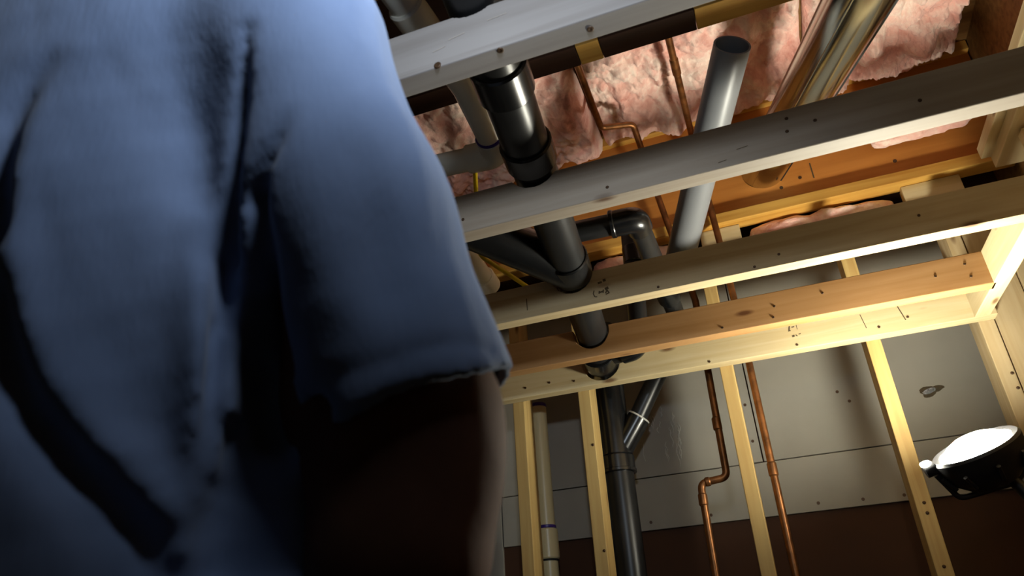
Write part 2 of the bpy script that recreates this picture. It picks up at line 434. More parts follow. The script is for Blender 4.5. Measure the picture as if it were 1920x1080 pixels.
def stamp(parent, u, v, s):
    st = [(0, 24, 7, 25, 4), (9, 27, 14, 28, 5), (-8, 0, -10, 6, 2), (-10, 6, -8, 12, 2), (-8, 0, -4, -1, 2),
          (0, 4, 1, 9, 2.4), (1, 6, 7, 7, 3), (7, 4, 8, 10, 2.4), (11, 10, 17, 12, 5), (11, 2, 14, 8, 2.4), (14, 8, 17, 2, 2.4), (11, 0, 18, 2, 2)]
    pencil_marks(parent, 'grade_stamp', [(u + a * s, v + b * s, u + c * s, v + d * s, e * s) for a, b, c, d, e in st])
stamp(B3, -0.302 - X0, 0.018, 0.0014)
B4 = beam(1.846, 0.5915, 'pine_orange', 'fourth beam, the short one that butts against the side joist', y1=1.860,
          nails=[(0.08, 0.787), (0.089, 0.817), (0.21, 0.828), (0.54, 0.832), (0.543, 0.797), (0.47, 0.815), (-0.05, 0.785)])
H5 = lumber('ledger_board', (X0, 2.0715, ZB), (1, 0, 0), (0, 0, 1), 0.632 - X0, TB, HB, M['pine'],
            'lit ledger board nailed across the studs, farthest of the ceiling members', 'beam',
            notches=[(pipe_main(2.09)[0] - X0, pipe_main(2.09)[2] - ZB, 0.058)])
nail_heads(H5, [(a - X0, b - ZB) for a, b in [(0.349, 0.792), (0.425, 0.806), (-0.676, 0.80), (-0.597, 0.803), (-0.518, 0.794), (-0.111, 0.779), (0.133, 0.783)]], 0.0036)
pencil_marks(H5, 'pencil_line', [(0.318 - X0, 0.025, 0.312 - X0, 0.068, 0.002)])
pencil_marks(H5, 'pencil_line', [(0.418 - X0, 0.028, 0.408 - X0, 0.075, 0.003)])
pencil_marks(H5, 'grade_stamp', [(1.872, 0.060, 1.876, 0.075, 0.004), (1.869, 0.058, 1.876, 0.058, 0.003), (1.880, 0.067, 1.888, 0.068, 0.003),
                                 (1.894, 0.058, 1.894, 0.073, 0.0016), (1.876, 0.040, 1.883, 0.041, 0.006), (1.886, 0.043, 1.890, 0.038, 0.003), (1.894, 0.043, 1.900, 0.044, 0.003)])
SM = lumber('side_joist', (0.632, 1.5745, ZB), (-0.018, 0.50, 0), (0, 0, 1), 0.4965, TB, HB, M['pine'],
            'short bright side joist joining the third beam to the ledger board at right', 'beam')

# ------------------------------------------------------------------ floor joists above (boards with flanges)
ZJ = 1.295; HJ = ZC - ZJ - 0.002
def floor_joist(y, x0, x1, label, hole=None, webmat='web', split=None):
    t = thing('floor_joist', ((x0 + x1) / 2, y, ZJ), label, 'joist', 'floor joists overhead')
    fw = 0.0635; ft = 0.038
    yw0, yw1 = y + fw / 2 - 0.008, y + fw / 2 + 0.008
    z0, z1 = ZJ + ft, ZJ + HJ - ft
    def fl(z, nm):
        return lumber(nm, (x0, y, z), (1, 0, 0), (0, 0, 1), x1 - x0, fw, ft, M['pine_gold'], parent=t)
    if split is None: fl(ZJ, 'lower_flange')
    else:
        for xa, xb, mm in ((x0, -0.232, 'web_dark_shade'), (-0.231, -0.176, 'pine_gold'), (-0.175, split, 'web_dark_shade'), (split + 0.001, x1, 'pine_gold')):  # dark lengths are shadow painted into the colour of one golden flange
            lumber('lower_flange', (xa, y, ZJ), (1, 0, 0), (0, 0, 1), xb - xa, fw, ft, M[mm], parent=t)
    fl(ZJ + HJ - ft, 'upper_flange')
    if hole is None:
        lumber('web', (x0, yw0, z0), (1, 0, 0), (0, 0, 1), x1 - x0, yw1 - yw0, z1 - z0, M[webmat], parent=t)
    else:
        hx, hz, hr = hole; n = 32; V = []; F = []
        s = min(hz - z0, z1 - hz, hr * 1.8); s = max(s, hr * 1.02)
        bx0, bx1 = hx - hr * 1.5, hx + hr * 1.5
        for yy in (yw0, yw1):
            b = len(V); flip = yy == yw1
            ringo = []; ringi = []
            for k in range(n):
                a = 2 * math.pi * k / n; ca, sa = math.cos(a), math.sin(a)
                m_ = 1e9
                if ca > 1e-6: m_ = min(m_, (bx1 - hx) / ca)
                if ca < -1e-6: m_ = min(m_, (bx0 - hx) / ca)
                if sa > 1e-6: m_ = min(m_, (z1 - hz) / sa)
                if sa < -1e-6: m_ = min(m_, (z0 - hz) / sa)
                V.append((hx + ca * m_, yy, hz + sa * m_)); V.append((hx + ca * hr, yy, hz + sa * hr))
            for k in range(n):
                q = (b + 2 * k, b + 2 * ((k + 1) % n), b + 2 * ((k + 1) % n) + 1, b + 2 * k + 1)
                F.append(q if flip else q[::-1])
            # corner gaps and the plain runs either side
            for (xa, xb) in ((x0, bx0), (bx1, x1)):
                c = len(V); V += [(xa, yy, z0), (xb, yy, z0), (xb, yy, z1), (xa, yy, z1)]
                F.append((c, c + 1, c + 2, c + 3) if not flip else (c + 3, c + 2, c + 1, c))
            for (cx, cz) in ((bx0, z0), (bx0, z1), (bx1, z0), (bx1, z1)):
                ks = sorted(range(n), key=lambda k: (V[b + 2 * k][0] - cx) ** 2 + (V[b + 2 * k][2] - cz) ** 2)
                c = len(V); V.append((cx, yy, cz))
                cand = [k for k in range(n) if abs(V[b + 2 * k][0] - cx) < 1e-6 or abs(V[b + 2 * k][2] - cz) < 1e-6]
                kx = min((k for k in range(n) if abs(V[b + 2 * k][0] - cx) < 1e-6), key=lambda k: abs(V[b + 2 * k][2] - cz))
                kz = min((k for k in range(n) if abs(V[b + 2 * k][2] - cz) < 1e-6), key=lambda k: abs(V[b + 2 * k][0] - cx))
                F.append((c, b + 2 * kx, b + 2 * kz))
        c = 0; half = len(V) // 2
        for k in range(n):
            F.append((2 * k + 1, 2 * ((k + 1) % n) + 1, half + 2 * ((k + 1) % n) + 1, half + 2 * k + 1))
        o = mesh_obj('web', V, F, M[webmat], t, origin=(x0, yw0, z0))
    return t
DUCT_R = 0.0685
duct_hole = at_y(1430, 320, 2.21)
J1 = floor_joist(1.250, -1.75, 0.88, 'shadowed floor joist with a golden lower flange above the first beam', webmat='web_dark_shade', split=0.045)
J2 = floor_joist(2.187, -1.75, 0.88, 'lit orange floor joist with a round hole for the metal duct', hole=(duct_hole[0], duct_hole[2], DUCT_R + 0.0012))
# nails and a saw line on the orange web
for (px, py) in [(1465, 352), (1678, 302), (1762, 307), (1500, 333)]:
    q = at_y(px, py, 2.2105); V, F = tube_vf([(q[0], 2.2095, q[2]), (q[0], 2.212, q[2])], 0.006, 10)
    mesh_obj('nail_head', V, F, M['nail'], J2, True, sharp=40)
a, b = at_y(1518, 306, 2.2098), at_y(1524, 334, 2.2098)
box('saw_line', (a[0] - 0.002, 2.2094, b[2]), (a[0] + 0.002, 2.2112, a[2]), M['ink'], J2)
# blocks of pale lumber behind the joist, on the wall top
def block(pa, pb, y, label, dz=0.10):
    a, b = at_y(*pa, y), at_y(*pb, y)
    return lumber('blocking', (a[0], y, 1.175), (1, 0, 0), (0, 0, 1), b[0] - a[0], 0.038, dz, M['pine'], label, 'blocking', group='blocking behind the orange joist')
block((1312, 440), (1390, 440), 2.218, 'short cream block behind the copper pipe under the orange joist', 0.119)
block((1692, 360), (1806, 345), 2.218, 'longer cream block below the right end of the orange joist', 0.119)

# ------------------------------------------------------------------ pink insulation
def fbm(x, y, z, o=4):
    return noise.fractal(Vector((x, y, z)), 1.0, 2.1, o)
def billow(x, y, z, o=4):
    v = 0; a = 1; s = 1; t = 0
    for _ in range(o):
        v += a * abs(noise.noise(Vector((x * s, y * s, z * s)))); t += a; a *= 0.52; s *= 2.1
    return v / t
def batt(name, x0, x1, y0, y1, top, low, label, seed, nx=170, ny=150, amp=0.09, fold=0.026, freq=7.5):
    """a lumpy sheet of insulation: cottony underside at about z = low(x, y), flat back at z = top"""
    V = []; F = []
    for j in range(ny + 1):
        for i in range(nx + 1):
            u, v = i / nx, j / ny
            x = x0 + (x1 - x0) * u; y = y0 + (y1 - y0) * v
            ex = min(u, 1 - u); ey = min(v, 1 - v)
            x += min(0.02, ex * 0.1) * noise.noise(Vector((x * 9, y * 9, seed))); y += 0.02 * noise.noise(Vector((x * 9, y * 9, seed + 9)))
            rnd = min(1.0, ex * (x1 - x0) / 0.035, ey * (y1 - y0) / 0.035); rnd = math.sqrt(max(0.0, 1 - (1 - rnd) ** 2))
            b = billow(x * freq, y * freq * 0.8, seed, 5)
            f = noise.noise(Vector((x * 16 + 2.5 * noise.noise(Vector((x * 4, y * 4, seed))), y * 3.5, seed + 4)))
            fine = noise.noise(Vector((x * 45, y * 45, seed))) * 0.006 + noise.noise(Vector((x * 95, y * 95, seed))) * 0.004
            z = low(x, y) - amp * (b * 1.6 - 0.45) - fold * f + fine
            z = top - (top - z) * max(rnd, 0.02)
            z = min(z, top - 0.004)
            V.append((x, y, z))
    W = nx + 1
    for j in range(ny):
        for i in range(nx):
            F.append((j * W + i, (j + 1) * W + i, (j + 1) * W + i + 1, j * W + i + 1))
    b = len(V); V += [(x, y, top) for x, y, z in V]
    for j in range(ny):
        for i in range(nx):
            F.append((b + j * W + i, b + j * W + i + 1, b + (j + 1) * W + i + 1, b + (j + 1) * W + i))
    edge = [i for i in range(W)] + [j * W + nx for j in range(1, ny + 1)] + [ny * W + i for i in range(nx - 1, -1, -1)] + [j * W for j in range(ny - 1, 0, -1)]
    for k in range(len(edge)):
        p, q = edge[k], edge[(k + 1) % len(edge)]; F.append((p, q, b + q, b + p))
    o = mesh_obj(name, V, F, M['pink'], None, True)
    return props(o, label, 'insulation', 'pink insulation batts')
TOPI = ZC - 0.006
batt('insulation_batt', -1.40, -0.345, 1.335, 2.195, TOPI, lambda x, y: 1.66 - 0.02 * (y - 1.7), 'pink fibreglass batt behind the white and black pipes at upper left', 1.3)
batt('insulation_batt', -0.335, 0.362, 1.335, 2.185, TOPI, lambda x, y: 1.685 + 0.02 * (y - 1.7), 'folded pink fibreglass batt between the two upper copper pipes', 5.1)
batt('insulation_batt', 0.372, 0.835, 1.335, 2.180, TOPI, lambda x, y: 1.685 - 0.03 * (x - 0.5), 'ragged pink fibreglass batt right of the metal duct', 9.7, amp=0.10, fold=0.012, freq=10)
def hanging(name, x0, x1, y0, y1, z0, z1, label, seed, amp=0.02):
    """a pillow of insulation: a box of fibres rounded and made lumpy"""
    bm = bmesh.new(); bmesh.ops.create_cube(bm, size=2.0); bmesh.ops.subdivide_edges(bm, edges=bm.edges[:], cuts=20, use_grid_fill=True)
    V = []
    c = np.array([(x0 + x1) / 2, (y0 + y1) / 2, (z0 + z1) / 2]); h = np.array([(x1 - x0) / 2, (y1 - y0) / 2, (z1 - z0) / 2])
    for v in bm.verts:
        p = np.array(v.co); n = np.linalg.norm(p ** 4) ** 0.25 if False else (abs(p) ** 6).sum() ** (1 / 6)
        q = p / n * h
        d = Vector(tuple(p / np.linalg.norm(p)))
        s = (billow((c[0] + q[0]) * 9, (c[1] + q[1]) * 9, (c[2] + q[2]) * 9 + seed, 4) - 0.25) * amp * 2.2
        V.append(tuple(c + q + np.array(d) * s * np.minimum(1, h / 0.04)))
    bm.verts.index_update(); F = [[v.index for v in f.verts] for f in bm.faces]; bm.free()
    o = mesh_obj(name, V, F, M['pink'], None, True); return props(o, label, 'insulation', 'pink insulation batts')
hanging('insulation_tuft', 0.50, 0.80, 2.125, 2.183, 1.425, 1.60, 'pink tuft sagging low on the right end of the orange joist', 3.3, 0.03)
hanging('insulation_strip', 0.088, 0.530, 2.226, 2.400, 1.20, 1.288, 'pink strip of insulation showing under the flange of the orange joist', 6.1, 0.02)
hanging('insulation_strip', -0.46, -0.13, 2.226, 2.400, 1.20, 1.288, 'small pink strip behind the black elbow at the wall top', 8.2, 0.02)

# ------------------------------------------------------------------ black drain through the beams
t = thing('drain_pipe', pipe_main(1.3), 'large black plastic drain pipe running through notches in the beams', 'pipe')
DRAIN = t
ys = [0.20, 0.702, 1.115, 1.536, 1.85, 2.07, 2.16]
tube('pipe_run', [pipe_main(y) for y in ys], PIPE_R, M['abs'], t, 40)
collar('coupling', pipe_main(0.845), pipe_main(0.915), PIPE_R + 0.0065, M['absfit'], t)
collar('coupling', pipe_main(1.045), pipe_main(1.105), PIPE_R + 0.0065, M['absfit'], t)
collar('wye_hub', pipe_main(1.455), pipe_main(1.534), PIPE_R + 0.0062, M['absfit'], t)
collar('end_hub', pipe_main(1.985), pipe_main(2.069), PIPE_R + 0.008, M['absfit'], t, lip=0.003)
# wye arm to the left, joining at the hub
wy = Vector(pipe_main(1.50))
arm_a = Vector((-0.565, 1.265, 0.915))
tube('wye_arm', [tuple(wy + Vector((0, 0.02, -0.002))), lerp(wy, arm_a, 0.35), lerp(wy, arm_a, 0.7), tuple(arm_a)], [0.050, 0.053, 0.050, 0.048], M['absfit'], t, 32)
tube('side_inlet', [tuple(arm_a + Vector((0.012, 0.012, 0))), (-0.60, 1.24, 0.918), (-0.95, 1.22, 0.93)], 0.048, M['abs'], t, 32, bend=0.05)
collar('arm_hub', lerp(wy, arm_a, 0.93), lerp(wy, arm_a, 1.08), 0.053, M['absfit'], t)
# a yellow maker's stripe along the pipe
q0, q1 = Vector(pipe_main(1.16)), Vector(pipe_main(1.452))
side = Vector((0.86, -0.30, -0.40)).normalized() * (PIPE_R + 0.0002)
up = Vector((0.30, 0, 0.9)).normalized() * 0.0022
mesh_obj('printed_stripe', [tuple(q0 + side - up), tuple(q1 + side - up), tuple(q1 + side + up), tuple(q0 + side + up)], [(0, 1, 2, 3)], M['yellow'], t)

# stack in the wall: vertical drain with the branch that joins it
XS, YS2 = -0.455, 2.282
t = thing('drain_stack', (XS, YS2, -CZ), 'black vertical drain stack in the stud bay right of the white standpipe', 'pipe')
tube('pipe_run', [(XS, YS2, -CZ), (XS, YS2, 1.05)], PIPE_R, M['abs'], t, 40)
collar('hub_ring', (XS, YS2, 0.545), (XS, YS2, 0.600), PIPE_R + 0.0075, M['absfit'], t, lip=0.003)
tube('tee_body', [(XS, YS2, 0.602), (XS, YS2, 0.86)], PIPE_R + 0.004, M['absfit'], t, 36)
tube('branch_socket', [(XS, YS2, 0.60), (XS + 0.085, YS2, 0.715)], 0.036, M['absfit'], t, 28)
tube('branch_pipe', [(XS + 0.06, YS2, 0.682), (-0.258, YS2 - 0.01, 0.89), (-0.195, YS2 - 0.05, 0.985)], 0.029, M['abs'], t, 28, bend=0.06)
collar('hub_ring', (XS + 0.083, YS2, 0.7125), (XS + 0.0865, YS2, 0.717), 0.0365, M['caulk'], t)

# vent run: cross pipe, elbow, then back towards the wall
t = thing('vent_pipe', (-0.20, 1.60, 1.02), 'black vent pipe with a round elbow right of the main drain', 'pipe')
VR = 0.0285; zc = 1.02
pa, pb, pc = at_z(1015, 452, zc), at_z(1192, 411, zc), (-0.196, 2.225, 1.03)
pb = (pb[0], pb[1], zc); pa = (-0.56, pb[1] - 0.015, zc)
tube('pipe_run', [pa, pb, pc], VR, M['abs'], t, 30, bend=0.05)
el = fillet([lerp(pb, pa, 0.16), pb, lerp(pb, pc, 0.075)], 0.05, 10)
v, f = tube_vf(el, VR + 0.006, 32); mesh_obj('elbow', v, f, M['absfit'], t, True, sharp=40)
collar('elbow_lip', lerp(pb, pa, 0.15), lerp(pb, pa, 0.185), VR + 0.0085, M['absfit'], t)
collar('coupling', lerp(pb, pc, 0.68), lerp(pb, pc, 0.83), VR + 0.007, M['absfit'], t)
# upright vent in front of the ledger
t = DRAIN
tube('riser', [(-0.372, 2.005, 0.826), (-0.306, 1.985, 0.826), (-0.285, 1.985, 0.9), (-0.268, 1.985, 1.26)], 0.028, M['abs'], t, 28, bend=0.05)
collar('socket', (-0.268, 1.985, 1.10), (-0.268, 1.985, 1.16), 0.034, M['absfit'], t)
v, f = tube_vf(fillet([(-0.345, 1.996, 0.826), (-0.304, 1.985, 0.826), (-0.288, 1.985, 0.875)], 0.045, 8), 0.034, 28)
mesh_obj('elbow', v, f, M['absfit'], t, True, sharp=40)

# ------------------------------------------------------------------ white drain pipes
WR = 0.0265
t = thing('white_pipe', (-0.41, 0.8, 1.0), 'glossy white plastic pipe left of the black drain, with a purple-primed elbow', 'pipe')
wp = [(-0.452, 0.25, 1.0), (-0.400, 0.98, 1.0), (-0.417, 1.190, 1.0), (-0.640, 1.215, 1.035), (-0.655, 1.72, 1.0), (-0.70, 1.80, 0.975)]
tube('pipe_run', wp[:2] + [wp[2], wp[3]], WR, M['pvc'], t, 28, bend=0.04)
tube('pipe_run', [wp[3], wp[4]], WR, M['pvc'], t, 28)
e1 = fillet([lerp(wp[2], wp[1], 0.26), wp[2], lerp(wp[2], wp[3], 0.30)], 0.045, 10)
v, f = tube_vf(e1, WR + 0.0058, 30); mesh_obj('elbow', v, f, M['pvc'], t, True, sharp=40)
e2 = fillet([lerp(wp[3], wp[2], 0.25), wp[3], lerp(wp[3], wp[4], 0.10)], 0.04, 10)
v, f = tube_vf(e2, WR + 0.0058, 30); mesh_obj('elbow', v, f, M['pvc'], t, True, sharp=40)
collar('elbow', lerp(wp[3], wp[4], 0.93), lerp(wp[3], wp[4], 1.05), WR + 0.0058, M['pvc'], t)
collar('coupling', lerp(wp[0], wp[1], 0.70), lerp(wp[0], wp[1], 0.90), WR + 0.006, M['pvc'], t)
collar('primer_ring', lerp(wp[2], wp[1], 0.26), lerp(wp[2], wp[1], 0.29), WR + 0.0035, M['primer'], t)

t = thing('white_standpipe', (-0.70, 2.275, -CZ), 'cream white standpipe with a primed coupling in the leftmost stud bay', 'pipe')
WX, WY = -0.702, 2.275
tube('pipe_run', [(WX, WY, -CZ), (WX, WY, 0.80)], 0.0265, M['pvc_cream'], t, 28)
collar('coupling', (WX, WY, 0.315), (WX, WY, 0.405), 0.0325, M['pvc_cream'], t)
collar('primer_ring', (WX, WY, 0.4055), (WX, WY, 0.415), 0.029, M['primer'], t)
collar('primer_ring', (WX, WY, 0.800), (WX, WY, 0.812), 0.0275, M['primer'], t)
collar('seam_line', (WX, WY, 0.3095), (WX, WY, 0.3145), 0.0295, M['rubber'], t)

# ------------------------------------------------------------------ grey flue pipe and the metal duct
g0, g1 = at_z(1373, 84, 1.27), at_z(1270, 505, 1.08)
gd = (g1 - g0)
t = thing('grey_pipe', tuple(g0), 'grey plastic pipe with an open end hanging over the second beam', 'pipe')
tube('pipe_run', [tuple(g0), tuple(g0 + gd * 0.5), tuple(g0 + gd * 1.0)], 0.0430, M['greypvc'], t, 40, hollow=0.0045)

dA = np.array([duct_hole[0], 2.21, duct_hole[2]]); dB = at_z(1612, -8, 1.205)
dd = (dA - dB) / np.linalg.norm(dA - dB)
t = thing('metal_duct', tuple(dB), 'shiny galvanised metal duct passing into the orange joist', 'duct')
dC = dB - dd * 0.42; dE = dA + dd * 0.05
tube('duct_run', [tuple(dC + np.array([0.12, -1.9, 0.03])), tuple(dC), tuple(dB), tuple(dE)], DUCT_R, M['steel'], t, 56, hollow=0.0012, bend=0.2)
# standing seam along the duct and a crimped ring near the joist
sd = Vector((0.62, -0.30, -0.72)); ddv = Vector(dd); sd = (sd - ddv * sd.dot(ddv)).normalized() * (DUCT_R + 0.0006)
tube('lock_seam', [tuple(Vector(dC) + sd), tuple(Vector(dA) + sd)], 0.0022, M['lampbody'], t, 8)
sd2 = Vector((-0.55, -0.35, -0.76)); sd2 = (sd2 - ddv * sd2.dot(ddv)).normalized() * (DUCT_R + 0.0004)
tube('stiffening_rib', [tuple(Vector(dC) + sd2), tuple(Vector(dA) + sd2)], 0.0018, M['steel'], t, 8)

# ------------------------------------------------------------------ copper supply lines
CR = 0.0105
def copper(label, pts, fits, name='copper_pipe'):
    t = thing(name, pts[-1], label, 'pipe')
    tube('pipe_run', pts, CR, M['copper'], t, 16, bend=0.022)
    for (a, b) in fits: collar('sweat_fitting', a, b, CR + 0.0025, M['copper'], t)
    return t
YC = 2.158
copper('copper pipe dropping straight down just right of the middle stud',
       [(-0.026, 1.40, 1.585), (-0.026, YC, 1.585), (-0.012, YC, 1.2), (-0.004, YC, 0.9), (-0.004, YC, -CZ)],
       [((-0.026, 1.69, 1.585), (-0.026, 1.76, 1.585)), ((-0.0235, YC, 1.42), (-0.022, YC, 1.37)), ((-0.004, YC, 0.49), (-0.004, YC, 0.45))])
copper('copper pipe with two jogs, left of the middle stud',
       [(-0.292, 1.40, 1.585), (-0.300, 1.905, 1.585), (-0.198, 1.93, 1.585), (-0.192, YC, 1.53), (-0.122, YC, 1.02), (-0.128, YC, 0.465), (-0.203, YC, 0.458), (-0.214, YC, -CZ)],
       [((-0.128, YC, 0.60), (-0.128, YC, 0.64)), ((-0.175, YC, 0.4605), (-0.190, YC, 0.4592)), ((-0.2035, YC, 0.43), (-0.2045, YC, 0.395))])

# ------------------------------------------------------------------ yellow cable, foil patch, plaster streaks
yc = [at_z(898, 478, 0.935), at_z(950, 512, 0.93), at_z(992, 540, 0.92)]
o = tube('yellow_cable', [(-0.565, 1.43, 1.25), tuple(yc[0]), tuple(yc[1]), tuple(yc[2]), (-0.48, 2.0, 0.99), (-0.478, 2.10, 1.2)], 0.006, M['yellow'], None, 10, bend=0.03)
props(o, 'yellow electrical cable beside the white elbow below the second beam', 'cable')
pc_ = at_y(1745, 733, 2.411)
t = thing('foil_patch', (pc_[0], 2.411, pc_[2] - 0.02), 'crumpled silver foil plug in a rough hole in the grey board', 'patch')
V = []; F = []; n = 28
for k in range(n):
    a = 2 * math.pi * k / n; j = 1 + 0.22 * math.sin(3 * a + 1) + random.uniform(-.08, .08)
    for rr, dy in ((1.0, -0.0004), (0.62, -0.0035)):
        V.append((pc_[0] + 0.032 * rr * j * math.cos(a), 2.4122 + dy, pc_[2] + 0.016 * rr * j * math.sin(a) + 0.010 * rr * math.cos(a) * 0.5))
for k in range(n): F.append((2 * k, 2 * ((k + 1) % n), 2 * ((k + 1) % n) + 1, 2 * k + 1)[::-1])
F.append(tuple(2 * k + 1 for k in range(n))[::-1][::-1])
mesh_obj('torn_rim', V, F, M['hole'], t)
bm = bmesh.new(); bmesh.ops.create_icosphere(bm, subdivisions=4, radius=1.0)
V = [(pc_[0] - 0.004 + v.co.x * 0.018 * (1 + 0.25 * noise.noise(v.co * 3)), 2.409 + v.co.y * 0.004 * (1 + 0.8 * noise.noise(v.co * 4)), pc_[2] + v.co.z * 0.008 + v.co.x * 0.004) for v in bm.verts]
bm.verts.index_update(); F = [[v.index for v in f_.verts] for f_ in bm.faces]; bm.free()
mesh_obj('foil', V, F, M['foil'], t)
# thin plaster drips on the board by the stack
V = []; F = []
for k in range(34):
    c = at_y(random.uniform(1195, 1275), random.uniform(760, 845), 2.4118); L = random.uniform(0.02, 0.06)
    pts = [(c[0] + 0.003 * math.sin(i * 1.3 + k), 2.412, c[2] - L * i / 5) for i in range(6)]
    v, f = tube_vf(pts, [0.0006, 0.0013, 0.0014, 0.0013, 0.001, 0.0004], 5)
    F += [tuple(i + len(V) for i in q) for q in f]; V += v
o = mesh_obj('plaster_drips', V, F, M['caulk'], UL, True); o['kind'] = 'stuff'; o['label'] = 'thin pale plaster streaks run down the board'

# ------------------------------------------------------------------ LED work lamp on its stand
LC = Vector((0.410, 1.785, 0.372))
ln = Vector((-0.30, -0.42, 0.855)).normalized()
lu = Vector((0.80, -0.10, 0.30)); lu = (lu - ln * lu.dot(ln)).normalized(); lv = ln.cross(lu)
t = thing('work_lamp', (LC.x + 0.06, LC.y, -CZ), 'glowing LED work lamp on a dark stand at the right edge', 'lamp')
def lathe(name, prof, mat, cz=(1, 1), seg=40, cap=True):
    V = []; F = []
    for (r, h) in prof:
        for k in range(seg):
            a = 2 * math.pi * k / seg
            V.append(tuple(LC + lu * (0.92 * r * cz[0] * math.cos(a)) + lv * (0.92 * r * cz[1] * math.sin(a)) + ln * h))
    for i in range(len(prof) - 1):
        for k in range(seg): F.append((i * seg + k, i * seg + (k + 1) % seg, (i + 1) * seg + (k + 1) % seg, (i + 1) * seg + k))
    if cap: F.append(tuple((len(prof) - 1) * seg + k for k in range(seg))); F.append(tuple(range(seg))[::-1])
    return mesh_obj(name, V, F, mat, t, True, sharp=35)
lathe('housing', [(0.020, -0.078), (0.056, -0.072), (0.084, -0.048), (0.098, -0.018), (0.101, 0.006), (0.096, 0.012), (0.082, 0.010), (0.075, -0.002)], M['lampbody'], (1.0, 0.8))
lathe('lens', [(0.074, -0.001), (0.071, 0.012), (0.058, 0.022), (0.040, 0.029), (0.020, 0.033), (0.004, 0.034)], M['glow'], (1.0, 0.8))
for k in range(7):
    a = math.pi * (0.85 + 0.22 * k); c = LC + lu * 0.080 * math.cos(a) + lv * 0.064 * math.sin(a)
    tube('cooling_fin', [tuple(c - ln * 0.052), tuple(c + (c - LC).normalized() * 0.014 - ln * 0.02)], 0.0045, M['lampbody'], t, 8)
kb = LC - lu * 0.100 + ln * 0.004
tube('tilt_knob', [tuple(kb + lu * 0.01), tuple(kb - lu * 0.012)], 0.015, M['lampbody'], t, 18)
tube('indicator_lens', [tuple(kb - lu * 0.004 + ln * 0.012), tuple(kb - lu * 0.004 + ln * 0.018)], 0.010, M['glow'], t, 16)
tube('bracket', [tuple(LC - lu * 0.096 - ln * 0.012), tuple(LC - lu * 0.080 - ln * 0.075), tuple(LC + lu * 0.03 - ln * 0.090), tuple(LC + lu * 0.098 - ln * 0.06), tuple(LC + lu * 0.098 - ln * 0.012)], 0.006, M['lampbody'], t, 10, bend=0.02)
sp = LC + lu * 0.03 - ln * 0.088
tube('pole', [tuple(sp), (0.50, 1.80, 0.22), (0.54, 1.80, -0.2), (0.54, 1.80, -0.90)], 0.013, M['lampbody'], t, 16, bend=0.05)
for a in (0.3, 2.4, 4.5):
    tube('stand_leg', [(0.54, 1.80, -0.66), (0.54 + 0.24 * math.cos(a), 1.80 + 0.24 * math.sin(a), -CZ + 0.008)], 0.008, M['lampbody'], t, 10)
#PERSON
# ------------------------------------------------------------------ the person (implicit surfaces meshed with surface nets)
def rcone(P, a, b, r1, r2):
    a = np.asarray(a, float); b = np.asarray(b, float); d = b - a; L2 = d @ d
    t = np.clip(((P - a) @ d) / L2, 0, 1)
    return np.linalg.norm(P - a - t[:, None] * d, axis=1) - (r1 + (r2 - r1) * t)
def ell(P, c, r):
    q = (P - np.asarray(c)) / np.asarray(r); k = np.linalg.norm(q, axis=1)
    return (k - 1) * min(r)
def smin(a, b, k):
    h = np.clip(0.5 + 0.5 * (b - a) / k, 0, 1); return b * (1 - h) + a * h - k * h * (1 - h)
def smax(a, b, k): return -smin(-a, -b, k)
def sections(P, Z, A, B, CX, CY):
    z = P[:, 2]; a = np.interp(z, Z, A); b = np.interp(z, Z, B); cx = np.interp(z, Z, CX); cy = np.interp(z, Z, CY)
    q = np.sqrt(((P[:, 0] - cx) / a) ** 2 + ((P[:, 1] - cy) / b) ** 2)
    d = (q - 1) * np.minimum(a, b)
    return np.maximum(d, np.maximum(Z[0] - z, z - Z[-1]))
def polydist(P, pts, rad):
    d = np.full(len(P), 9.0)
    for i in range(len(pts) - 1): d = np.minimum(d, rcone(P, pts[i], pts[i + 1], rad[i], rad[i + 1]))
    return d
